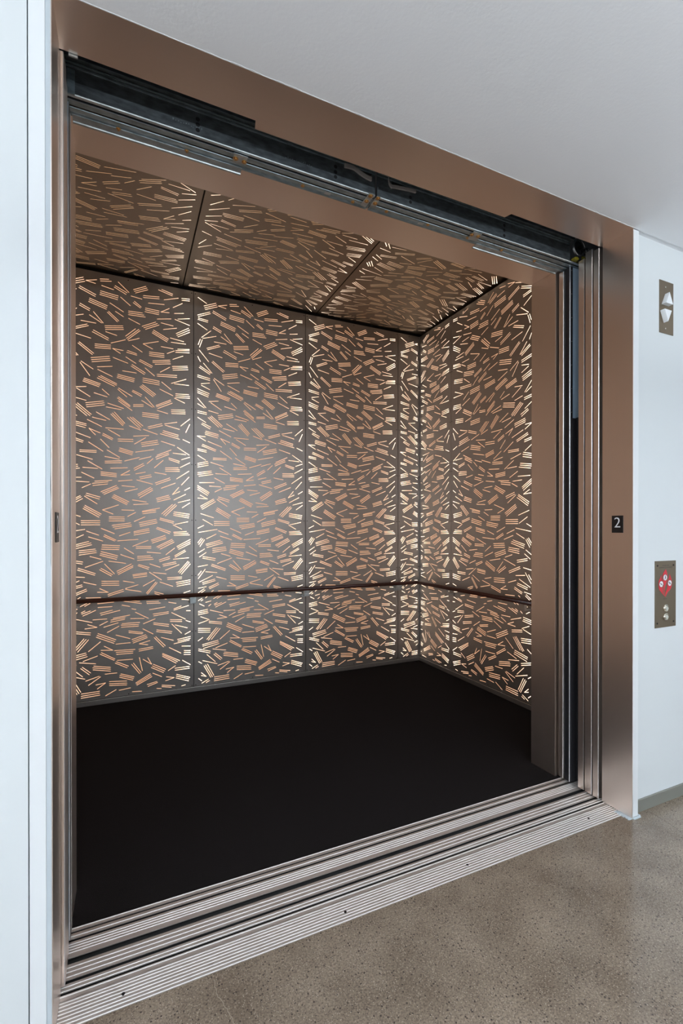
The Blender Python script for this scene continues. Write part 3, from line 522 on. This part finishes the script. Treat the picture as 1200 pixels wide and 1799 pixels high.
# right wall, facing -X (local x runs towards the hall)
wr = 4.5285 - 3.956
me_r = panel_mesh(wr, ZT, tile(x_off=-(W-wr), w=wr, zs=1.006), Z0)
place_panel('wall_panel', me_r, wr, ZT, Z0, (3.06, 4.5285, 0), (0,0,R(-90)), 'half-width slotted panel on the right wall beside the corner', GB)
place_panel('wall_panel', me_flip, W, ZT, Z0, (3.06, 3.953, 0), (0,0,R(-90)), 'wide slotted panel on the right wall beside the door return', GB)
wq = 3.953 - S - 2.242
me_q = panel_mesh(wq, ZT, tile(True, w=wq, zs=1.006), Z0)
place_panel('wall_panel', me_q, wq, ZT, Z0, (3.06, 3.953-S, 0), (0,0,R(-90)), 'slotted panel on the right wall hidden behind the door return', GB)
# left wall, facing +X
for y0, me_, ww, lb in ((2.242, me_q, wq, 'slotted panel on the left wall nearest the door'), (2.242+wq+.003, me_flip, W, 'middle slotted panel on the left wall'), (2.242+wq+.003+S, me_r, wr, 'rearmost slotted panel on the left wall')):
    place_panel('wall_panel', me_, ww, ZT, Z0, (-0.83, y0, 0), (0,0,R(90)), lb, GB)
# ceiling panels (local z runs towards the hall)
WC, SC, HC = 1.305, 1.315, 2.26
def ctile(k):
    o = []
    for (a, b_, c, d) in TL:
        q = (a*1.186, (b_-0.9)*1.0, c*1.186, (d-0.9)*1.0) if k == 0 else (WC-a*1.186, (3.2-b_), WC-c*1.186, (3.2-d))
        if k == 2: q = (a*1.186, (2.42-b_), c*1.186, (2.42-d))
        if max(q[1], q[3]) > 0 and min(q[1], q[3]) < HC: o.append(q)
    return o
GC = 'backlit slotted ceiling panels of the lift car'
cm_ = [panel_mesh(WC, HC, ctile(k), 0.0, margin=0.03, mats=('panel_shaded', 'lit_ceiling')) for k in (0, 1, 2)]
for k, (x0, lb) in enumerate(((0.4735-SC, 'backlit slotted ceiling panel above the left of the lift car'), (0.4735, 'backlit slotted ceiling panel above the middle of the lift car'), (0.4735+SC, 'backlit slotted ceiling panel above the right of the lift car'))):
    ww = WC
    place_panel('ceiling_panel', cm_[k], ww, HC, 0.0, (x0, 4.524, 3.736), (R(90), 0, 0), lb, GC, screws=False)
# the third panel overruns the side wall by a few centimetres only above the walls

# ------------------------------------------------------------------ car entrance: returns and header soffit
ce = thing('lift_car_entrance', 'stainless steel returns and header framing the lift car mouth', 'door frame', (0, 0, 0))
MB().prism([(2.372, 2.0565), (2.3725, 2.0545), (3.04, 2.0545), (3.04, 2.238), (2.370, 2.238)], 0.001, 3.075, 'z').build('return_panel', M['steel_v'], ce)
MB().prism([(-0.194, 2.0565), (-0.1945, 2.0545), (-0.815, 2.0545), (-0.815, 2.238), (-0.193, 2.238)], 0.001, 3.075, 'z').build('return_panel', M['steel_v'], ce)
MB().box(-0.815, 3.04, 2.0312, 2.238, 3.0755, 3.735).build('header', M['steel_h'], ce, bevel=0.001)

# ------------------------------------------------------------------ sliding door panels, all parked open
def door(name, label, side, y0, y1, xe, ztop, group, width=0.60, edge='steel_v', z0=0.009, chamf=0.0026, front=None):
    t = thing(name, label, 'door', (xe + side*width/2, (y0+y1)/2, 0), 0, group)
    ox, oy = xe + side*width/2, (y0+y1)/2
    def P(x, y): return (x-ox, y-oy)
    e, bk = xe, xe + side*width
    body = MB(); body.prism([P(e, y0+chamf), P(e, y1-.001), P(e+side*.001, y1), P(bk, y1), P(bk, y0), P(e+side*chamf, y0)], z0, ztop, 'z')
    body.build('leaf', M[front or edge], t)
    MB().prism([P(e-side*.0004, y0+chamf), P(e-side*.0004, y0+chamf-.0005), P(e+side*(chamf-.0005), y0-.0004), P(e+side*chamf, y0-.0004), P(e+side*chamf, y0+.0003), P(e+side*.0003, y0+chamf)], z0, ztop+.0005, 'z').build('bright_edge', M['steel_edge'], t)
    if edge != 'steel_v' or front:
        MB().prism([P(e-side*.0008, y0+chamf+.0006), P(e-side*.0008, y1-.0015), P(e, y1-.0015), P(e, y0+chamf+.0006)], z0, ztop, 'z').build('edge_seal' if edge == 'dark_edge' else 'leading_edge', M[edge], t)
    return t
GL, GC2 = 'landing door leaves', 'lift car door leaves'
for side, xe, sd, nb in ((1, 2.382, 'right', 'right'), (-1, -0.1865, 'left', 'left')):
    door('landing_door_panel', 'steel landing door leaf edge nearest the %s jamb of the frame' % sd, side, 1.7735, 1.8075, xe, 3.068 if side > 0 else 3.068, GL)
    door('landing_door_panel', 'steel landing door leaf edge second from the %s jamb' % sd, side, 1.8165, 1.8595, xe+side*.001, 3.085, GL)
    door('landing_door_panel', 'innermost stainless landing door leaf edge on the %s side' % sd, side, 1.868, 1.9045, xe+side*.002, 3.058, GL, chamf=0.0006)
    c = door('car_door_panel', 'lift car door leaf with blue-grey face and black edge seal, %s side' % sd if side > 0 else 'lift car door leaf with black edge seal behind the left jamb', side, 1.964, 1.9955, xe+side*.004, 3.061, GC2, edge='dark_edge', front='blue')
    w2 = 0.30; ox = side*(-w2)      # local x of the leading edge
    lx = lambda x: x*side - side*0.30
    def lb(mb, x0, x1, y0, y1, z0, z1): a, b_ = sorted((lx(x0), lx(x1))); mb.box(a, b_, y0, y1, z0, z1); return mb
    lb(MB(), 0.004, 0.019, -0.0195, -0.0160, 0.01, 3.06).build('edge_strip', M['rubber'], c)
    for k in range(22):
        MB().cyl((lx(0.010), -0.0195, 0.10 + k*0.14), 'y', 0.0022, -0.0012, 8).build('rivet', M['screw_bright'], c)
    vb = MB(); lb(vb, 0.006, 0.044, -0.026, -0.0195, 0.012, 2.165); lb(vb, 0.050, 0.30, -0.030, -0.017, 0.012, 2.172); vb.build('cover_vane', M['vane'], c)
    lb(MB(), 0.044, 0.050, -0.022, -0.0195, 0.012, 2.165).build('vane_groove', M['black'], c)
    door('car_door_panel', 'inner steel lift car door leaf edge beside the %s door return' % sd, side, 2.0085, 2.0405, xe+side*.003, 3.055, GC2)

# ------------------------------------------------------------------ door track over the opening, two halves
def bolt(p, parent, r=0.0052, ax='z', mt='brass', h=-0.006):
    MB().cyl(p, ax, r*1.75, h*0.25, 14).cyl(p, ax, r, h, 6).build('bolt', M[mt], parent)
def track(label, x0, x1, holes, bolts, brackets, flange):
    xc = min(x1, 2.345)      # the channel stops short of the pulley
    t = thing('door_track', label, 'door track', (0, 0, 0), 0, 'door track halves over the opening')
    # dark channel: face plate + lipped top flange
    ch = MB(); ch.box(x0, xc, 1.9305, 1.9345, 3.066, 3.180); ch.box(x0, xc, 1.900, 1.9345, 3.180, 3.184); ch.box(x0, xc, 1.897, 1.901, 3.170, 3.184)
    ch.build('channel', M['channel'], t)
    MB().box(x0, xc, 1.9275, 1.9305, 3.1600, 3.166).box(x0, xc, 1.924, 1.9305, 3.1735, 3.176).build('channel_rib', M['galv'], t)
    MB().prism([(1.929, 3.0665), (1.931, 3.0635), (1.9415, 3.0635), (1.9418, 3.0665)], x0, x1, 'x').build('rail_nose', M['galv_light'], t)
    MB().box(x0, x1, 1.9525, 1.9765, 3.063, 3.0645).build('rail', M['galv'], t)
    MB().box(x0, x1, 1.9525, 1.9545, 3.0618, 3.063).build('rail_lip', M['galv_light'], t)
    MB().box(x0, x1, 1.9415, 1.9535, 3.067, 3.0685).box(x0, x1, 1.9755, 1.9895, 3.067, 3.0685).build('slot', M['black'], t)
    MB().prism([(1.9885, 3.067), (1.990, 3.0645), (2.000, 3.0650), (2.012, 3.0665), (2.024, 3.063), (2.0295, 3.063), (2.0295, 3.066), (2.010, 3.070), (1.993, 3.070)], x0, x1, 'x').build('hanger_strip', M['galv'], t)
    fl = MB(); fl.prism([(2.020, 3.0628), (2.047, 3.0600), (2.049, 3.0565), (2.057, 3.0565), (2.058, 3.060), (2.050, 3.0640), (2.020, 3.0650)], flange[0], flange[1], 'x'); fl.build('flange', M['galv_light'], t)
    hb = MB()
    for x, zs in holes:
        for z in zs: MB().cyl((x, 1.9306, z), 'y', 0.0082, -0.0008, 18).build('hole', M['black'], t)
    for x, y in bolts: bolt((x, y, 3.064), t)
    for pts, bl in brackets:
        br = MB().prism(pts, 3.0585, 3.0612, 'z').build('bracket', M['galv_light'], t)
        for x, y in bl: bolt((x, y, 3.0586), br, 0.0062)
    return t
tl = track('left half of the galvanised door track under the frame soffit', -0.84, 1.0555, ((0.257, (3.1322, 3.1113, 3.0896)), (0.854, (3.1365, 3.1128, 3.0906))),
    ((-0.028, 2.0215), (0.225, 2.0215), (0.726, 2.008), (0.978, 2.008)),
    (([(0.403, 1.945), (0.461, 1.945), (0.463, 1.990), (0.407, 1.998)], ((0.4152, 1.9712), (0.4518, 1.9745))), ([(1.020, 1.917), (1.048, 1.917), (1.046, 2.012), (1.016, 2.006)], ((1.0325, 1.9316), (1.0315, 1.9695)))), (-0.185, 0.4525))
tr = track('right half of the galvanised door track under the frame soffit', 1.0675, 3.04, ((1.2508, (3.1153, 3.0930)), (1.8447, (3.1392, 3.1126, 3.0850))),
    ((1.157, 2.0), (1.40, 1.9985), (1.655, 2.000), (1.9017, 2.010), (2.1515, 2.012)),
    (([(1.061, 1.920), (1.080, 1.920), (1.090, 1.984), (1.060, 1.990)], ((1.0711, 1.9304), (1.0756, 1.9663))), ([(1.645, 1.938), (1.700, 1.938), (1.712, 1.998), (1.656, 2.004)], ((1.6528, 1.9627), (1.6925, 1.9603)))), (1.7325, 2.366))
MB().box(1.0555, 1.0595, 1.945, 2.020, 3.062, 3.066).build('joint_plate', M['galv'], tl)
for x in (0.845, 1.36): MB().box(x-.015, x+.015, 1.992, 2.010, 3.0595, 3.0615).build('clip', M['galv_light'], tl if x < 1 else tr)
MB().box(-0.192, -0.168, 1.925, 1.930, 3.062, 3.15).build('end_plate', M['galv'], tl)
# worn, unreadable stencil marks on the channel face
random.seed(11)
for x0, n, z, tt in ((0.163, 12, 3.099, tl), (0.62, 13, 3.103, tl)):
    st = MB(); x = x0
    for i in range(n):
        for k in range(random.choice((1, 2, 2))):
            zz = z + random.uniform(-.004, .004); st.box(x, x+random.uniform(.0015, .005), 1.9300, 1.9306, zz, zz+random.uniform(.001, .004))
        x += 0.0098
    st.build('stencil_mark', M['galv_light'], tt)
# cut-outs and torn foam tape around the centre joint
MB().prism([(0.9404, 3.1600), (1.046, 3.1680), (1.0287, 3.1443)], 1.9296, 1.9304, 'y').build('cut_out', M['black'], tl)
MB().prism([(1.1433, 3.160), (1.2386, 3.1640), (1.148, 3.142)], 1.9296, 1.9304, 'y').build('cut_out', M['black'], tr)
def ribbon(pts, hw, y0, y1):
    mb = MB(); n = 24; P = []
    for i in range(n+1):
        u = i/n*(len(pts)-1); k = min(int(u), len(pts)-2); f = u-k
        p0 = pts[max(k-1, 0)]; p1 = pts[k]; p2 = pts[k+1]; p3 = pts[min(k+2, len(pts)-1)]
        P.append(tuple(0.5*((2*p1[j])+(-p0[j]+p2[j])*f+(2*p0[j]-5*p1[j]+4*p2[j]-p3[j])*f*f+(-p0[j]+3*p1[j]-3*p2[j]+p3[j])*f**3) for j in (0, 1)))
    for i in range(n):
        a, b_ = P[i], P[i+1]
        for q in (y0, y1): mb.face([(a[0], q, a[1]-hw), (b_[0], q, b_[1]-hw), (b_[0], q, b_[1]+hw), (a[0], q, a[1]+hw)])
        for s_ in (-hw, hw): mb.face([(a[0], y0, a[1]+s_), (b_[0], y0, b_[1]+s_), (b_[0], y1, b_[1]+s_), (a[0], y1, a[1]+s_)])
    for e in (P[0], P[-1]): mb.face([(e[0], y0, e[1]-hw), (e[0], y1, e[1]-hw), (e[0], y1, e[1]+hw), (e[0], y0, e[1]+hw)])
    return mb
tag(ribbon([(0.896, 3.152), (0.94, 3.155), (0.9754, 3.143), (1.005, 3.135), (1.034, 3.132)], 0.0085, 1.921, 1.9292).build('foam_tape', M['foam']), 'curled grey foam tape left of the centre track joint', 'tape', 'foam tape on the track')
tag(ribbon([(1.1249, 3.166), (1.128, 3.145), (1.140, 3.132), (1.1668, 3.136), (1.2145, 3.142), (1.2778, 3.148)], 0.0065, 1.921, 1.9292).build('foam_tape', M['foam']), 'curled grey foam tape right of the centre track joint', 'tape', 'foam tape on the track')

# hanger gear at the right end of the track
pw = thing('pulley_wheel', 'grey metal pulley wheel at the right end of the door track', 'wheel', (2.395, 1.908, 3.145))
MB().ring((0, 0, 0), 'y', 0.046, 0.005, 36, 8).build('rim', M['pulley'], pw, smooth=True)
MB().ring((0, 0.010, 0), 'y', 0.040, 0.0045, 36, 8).build('groove_rim', M['pulley'], pw, smooth=True)
MB().cyl((0, 0.004, 0), 'y', 0.038, 0.010, 32).build('disc', M['vane'], pw)
MB().cyl((0, -0.010, 0), 'y', 0.010, 0.03, 16).build('hub', M['screw_dark'], pw)
rw = thing('guide_roller', 'small dark guide roller above the blue door leaf', 'wheel', (2.447, 1.905, 3.134))
MB().cyl((0, -0.008, 0), 'y', 0.017, 0.018, 22).build('tyre', M['rubber'], rw); MB().ring((0, -0.009, 0), 'y', 0.012, 0.0018, 22, 6).build('rim', M['pulley'], rw, smooth=True); MB().cyl((0, -0.012, 0), 'y', 0.004, 0.006, 10).build('bolt', M['screw_bright'], rw)
tag(MB().prism([(2.411, 3.080), (2.470, 3.080), (2.470, 3.104), (2.430, 3.112), (2.411, 3.106)], 1.915, 1.945, 'y').build('rubber_bumper', M['yellow'], bevel=0.002), 'larger yellow rubber bumper beside the guide roller', 'bumper', 'yellow door bumpers')
tag(MB().prism([(2.352, 3.0695), (2.385, 3.0695), (2.388, 3.082), (2.372, 3.086), (2.354, 3.080)], 1.905, 1.9290, 'y').build('rubber_bumper', M['yellow'], bevel=0.001), 'smaller yellow rubber bumper under the pulley wheel', 'bumper', 'yellow door bumpers')
tag(MB().box(2.405, 2.4085, 1.905, 1.925, 3.0695, 3.13).box(2.4085, 2.44, 1.905, 1.909, 3.0695, 3.078).build('hanger_bracket', M['dark_edge']), 'thin dark hanger bracket between the yellow bumpers', 'bracket')

# ------------------------------------------------------------------ handrail
hr = thing('handrail', 'dark red wooden handrail turning the corner of the lift car', 'handrail', (0, 0, 0))
ZR = 0.905
def rr_profile(cx, cz, hw, hh, n=6, e=2.6):
    pts = []
    for i in range(24):
        a = 2*PI*i/24; c, s = math.cos(a), math.sin(a)
        pts.append((cx + hw*math.copysign(abs(c)**(2/e), c), cz + hh*math.copysign(abs(s)**(2/e), s)))
    return pts
prof = rr_profile(0, 0, 0.0165, 0.0185)
def sweep(path):
    # path of (x, y, nx, ny) stations; the profile's first coordinate runs along (nx, ny)
    mb = MB(); n = len(prof)
    for (x, y, nx, ny) in path:
        for (a, b_) in prof: mb.v.append((x+nx*a, y+ny*a, ZR+b_))
    for i in range(len(path)-1):
        for j in range(n):
            k = (j+1) % n; mb.f.append((i*n+j, i*n+k, (i+1)*n+k, (i+1)*n+j)); mb.m.append(0)
    mb.f.append(tuple(range(n))); mb.m.append(0); mb.f.append(tuple((len(path)-1)*n+i for i in range(n))); mb.m.append(0)
    return mb
YB, XB = 4.447, 2.977
sweep([(-0.72, YB, 0, 1), (XB-.02, YB, 0, 1), (XB-.008, YB-.002, .35, .95), (XB, YB-.008, 1.0, 1.0), (XB+.0, YB-.03, 1, 0), (XB, 2.42, 1, 0)]).build('rail', M['wood'], hr, smooth=True)
for x in (0.5455, 1.646, 2.735):
    b_ = MB(); b_.box(x-.0265, x+.0265, YB-.0165, YB+.012, 0.834, 0.888); b_.box(x-.0265, x+.0265, YB+.012, 4.5295, 0.834, 0.852); b_.box(x-.0265, x+.0265, 4.522, 4.5295, 0.815, 0.905); b_.build('bracket', M['galv_light'], hr, bevel=0.0015)
for y in (3.925, 2.895):
    b_ = MB(); b_.box(XB-.0165, XB+.012, y-.0265, y+.0265, 0.834, 0.888); b_.box(XB+.012, 3.0595, y-.0265, y+.0265, 0.834, 0.852); b_.box(3.052, 3.0595, y-.0265, y+.0265, 0.815, 0.905); b_.build('bracket', M['panel'], hr, bevel=0.0015)

# ------------------------------------------------------------------ signs and call stations
def text_mesh(txt, size, depth=0.0006):
    cu = bpy.data.curves.new('digit', 'FONT'); cu.body = txt; cu.size = size; cu.extrude = depth/2; cu.align_x = 'CENTER'; cu.resolution_u = 6; cu.offset = -0.0006
    o = bpy.data.objects.new('digit', cu); col.objects.link(o); bpy.context.view_layer.update()
    me = bpy.data.meshes.new_from_object(o); bpy.data.objects.remove(o); return me
def floor_plate(label, x, y, z, rz, wd):
    t = thing('floor_number_plate', label, 'sign', (x, y, z), rz, 'floor number plates on the jambs')
    # local: face towards -y, x across
    MB().box(-wd/2, wd/2, -0.0025, 0, -0.046, 0.046).build('plate', M['plate_black'], t, bevel=0.0008)
    me = text_mesh('2', 0.079); me.materials.clear(); me.materials.append(M['white'])
    o = bpy.data.objects.new('digit', me); col.objects.link(o); o.parent = t; o.location = (0, -0.003, -0.0175); o.rotation_euler = (R(90), 0, 0); o['label'] = 'white raised digit 2'
    for dx, dz in ((-0.003, 0), (-0.003, -0.0045)): MB().cyl((dx, -0.0025, -0.030+dz), 'y', 0.001, -0.0006, 8).build('braille_dot', M['plate_black'], t)
floor_plate('black floor plate with white 2 on the right jamb', 2.3898, 1.668, 1.5345, R(-90), 0.064)
floor_plate('black floor plate with white 2 on the left jamb', -0.1968, 1.680, 1.5145, R(90), 0.066)

hl = thing('hall_lantern', 'bronze plate with two white arrow lights high on the right wall', 'lantern', (2.702, 1.615, 2.732))
MB().box(-0.0615, 0.0615, -0.003, 0, -0.1445, 0.1445).build('plate', M['bronze_plate'], hl, bevel=0.0008)
MB().prism([(-0.045, 0.010), (0.017, 0.010), (-0.014, 0.073)], -0.028, -0.003, 'y').build('up_arrow', M['white_lens'], hl, bevel=0.0005)
MB().prism([(-0.045, -0.026), (0.017, -0.026), (-0.014, -0.089)], -0.028, -0.003, 'y').build('down_arrow', M['white_lens'], hl, bevel=0.0005)
for o in list(hl.children)[1:]: o.location.x = 0.012
for z in (0.111, -0.117): MB().cyl((0.002, -0.003, z), 'y', 0.0038, -0.0015, 12).build('screw', M['screw_bright'], hl)

cs = thing('call_station', 'bronze call plate with red flame emblem and two round buttons', 'button panel', (2.7105, 1.615, 1.1495))
MB().box(-0.0925, 0.0925, -0.003, 0, -0.1835, 0.1835).build('plate', M['bronze_plate'], cs, bevel=0.0008)
for x, z in ((-0.072, 0.158), (0.070, 0.158), (-0.074, -0.158), (0.071, -0.156)): MB().cyl((x, -0.003, z), 'y', 0.0052, -0.0014, 12).build('screw', M['screw_dark'], cs)
for z in (-0.0765, -0.1245):
    bt = MB().cyl((-0.006, -0.003, z), 'y', 0.0185, -0.004, 28).ring((-0.006, -0.009, z), 'y', 0.0165, 0.0035, 28, 8).build('button', M['chrome'], cs, smooth=False)
    MB().cyl((-0.006, -0.007, z), 'y', 0.0128, -0.006, 24, r2=0.011).build('button_cap', M['chrome'], bt)
# flame emblem
def outline(pts, n=8):
    out = []; m_ = len(pts)
    for k in range(m_):
        p0, p1, p2, p3 = pts[(k-1) % m_], pts[k], pts[(k+1) % m_], pts[(k+2) % m_]
        if p1[2] and False: pass
        for i in range(n):
            f = i/n
            if p1[2]: t1 = (0, 0)
            else: t1 = ((p2[0]-p0[0])/2, (p2[1]-p0[1])/2)
            if p2[2]: t2 = (0, 0)
            else: t2 = ((p3[0]-p1[0])/2, (p3[1]-p1[1])/2)
            h00, h10, h01, h11 = 2*f**3-3*f**2+1, f**3-2*f**2+f, -2*f**3+3*f**2, f**3-f**2
            out.append(tuple(h00*p1[j]+h10*t1[j]+h01*p2[j]+h11*t2[j] for j in (0, 1)))
    return out
def conv(x, y):  # emblem drawn on a 720 x 1800 sketch of the plate
    return ((x-345)/430*0.185 - 0.002, (895-y)/1430*0.367)
def flame(pts):
    P = [(conv(x, y)[0], conv(x, y)[1], c) for x, y, c in pts]
    return MB().prism([(a, b_) for a, b_ in outline(P)], -0.0036, -0.003, 'y')
flame([(350,365,1),(375,430,0),(382,520,0),(374,610,0),(350,690,0),(330,760,0),(325,830,0),(332,890,1),(308,830,0),(300,770,0),(312,700,0),(300,640,0),(286,560,0),(292,470,0),(318,410,0)]).build('flame', M['red'], cs)
flame([(258,470,1),(262,550,0),(285,620,0),(298,680,0),(284,760,0),(290,830,0),(340,955,1),(262,860,0),(215,780,0),(205,690,0),(212,600,0),(240,540,0)]).build('flame', M['red'], cs)
flame([(432,470,1),(462,560,0),(476,650,0),(470,740,0),(440,810,0),(390,860,0),(345,960,1),(340,900,0),(360,830,0),(382,770,0),(380,700,0),(392,620,0),(415,550,0)]).build('flame', M['red'], cs)
for x, y, kind in ((335, 540, 0), (255, 675, 1), (430, 665, 1)):
    a, b_ = conv(x, y)
    dsc = MB().cyl((a, -0.0034, b_), 'y', 0.0175, -0.0008, 28).build('pictogram', M['ink'], cs)
    MB().cyl((a, -0.0042, b_), 'y', 0.0158, -0.0005, 28).build('pictogram_disc', M['white'], dsc)
    k = MB()
    def bar(x1, z1, x2, z2, hw):
        l = math.hypot(x2-x1, z2-z1); nx, nz = -(z2-z1)/l*hw, (x2-x1)/l*hw
        k.prism([(a+x1+nx, b_+z1+nz), (a+x1-nx, b_+z1-nz), (a+x2-nx, b_+z2-nz), (a+x2+nx, b_+z2+nz)], -0.0052, -0.0047, 'y')
    if kind == 0:
        k.cyl((a+.001, -0.0047, b_+.0095), 'y', 0.0026, -0.0005, 10); bar(0, .007, .001, -.001, .0022); bar(.001, -.001, -.005, -.010, .0013); bar(.001, -.001, .006, -.006, .0013); bar(.0, .005, .007, .001, .001)
    else:
        bar(-.0125, .006, .0125, -.008, .0013); bar(-.004, .008, -.004, -.008, .0012); bar(.003, .004, .006, -.004, .0012)
    k.build('pictogram_figure', M['ink'], dsc)
# engraved captions, too small to read in the photograph
def caption(x0, x1, z, n, gaps=()):
    mb = MB(); random.seed(int(x0*7000)+n); st = (x1-x0)/n
    for i in range(n):
        if i in gaps: continue
        x = x0+i*st; mb.box(x, x+st*.22, -0.0034, -0.003, z, z+.0042)
        if i % 2: mb.box(x, x+st*.6, -0.0034, -0.003, z+.0036, z+.0044)
        else: mb.box(x, x+st*.6, -0.0034, -0.003, z, z+.0009)
    mb.build('caption', M['ink'], cs)
caption(-0.026, 0.030, 0.1555, 12, (2, 7)); caption(-0.056, 0.058, 0.1445, 24, (9, 12, 16)); caption(-0.020, 0.012, -0.0285, 6, (3,))
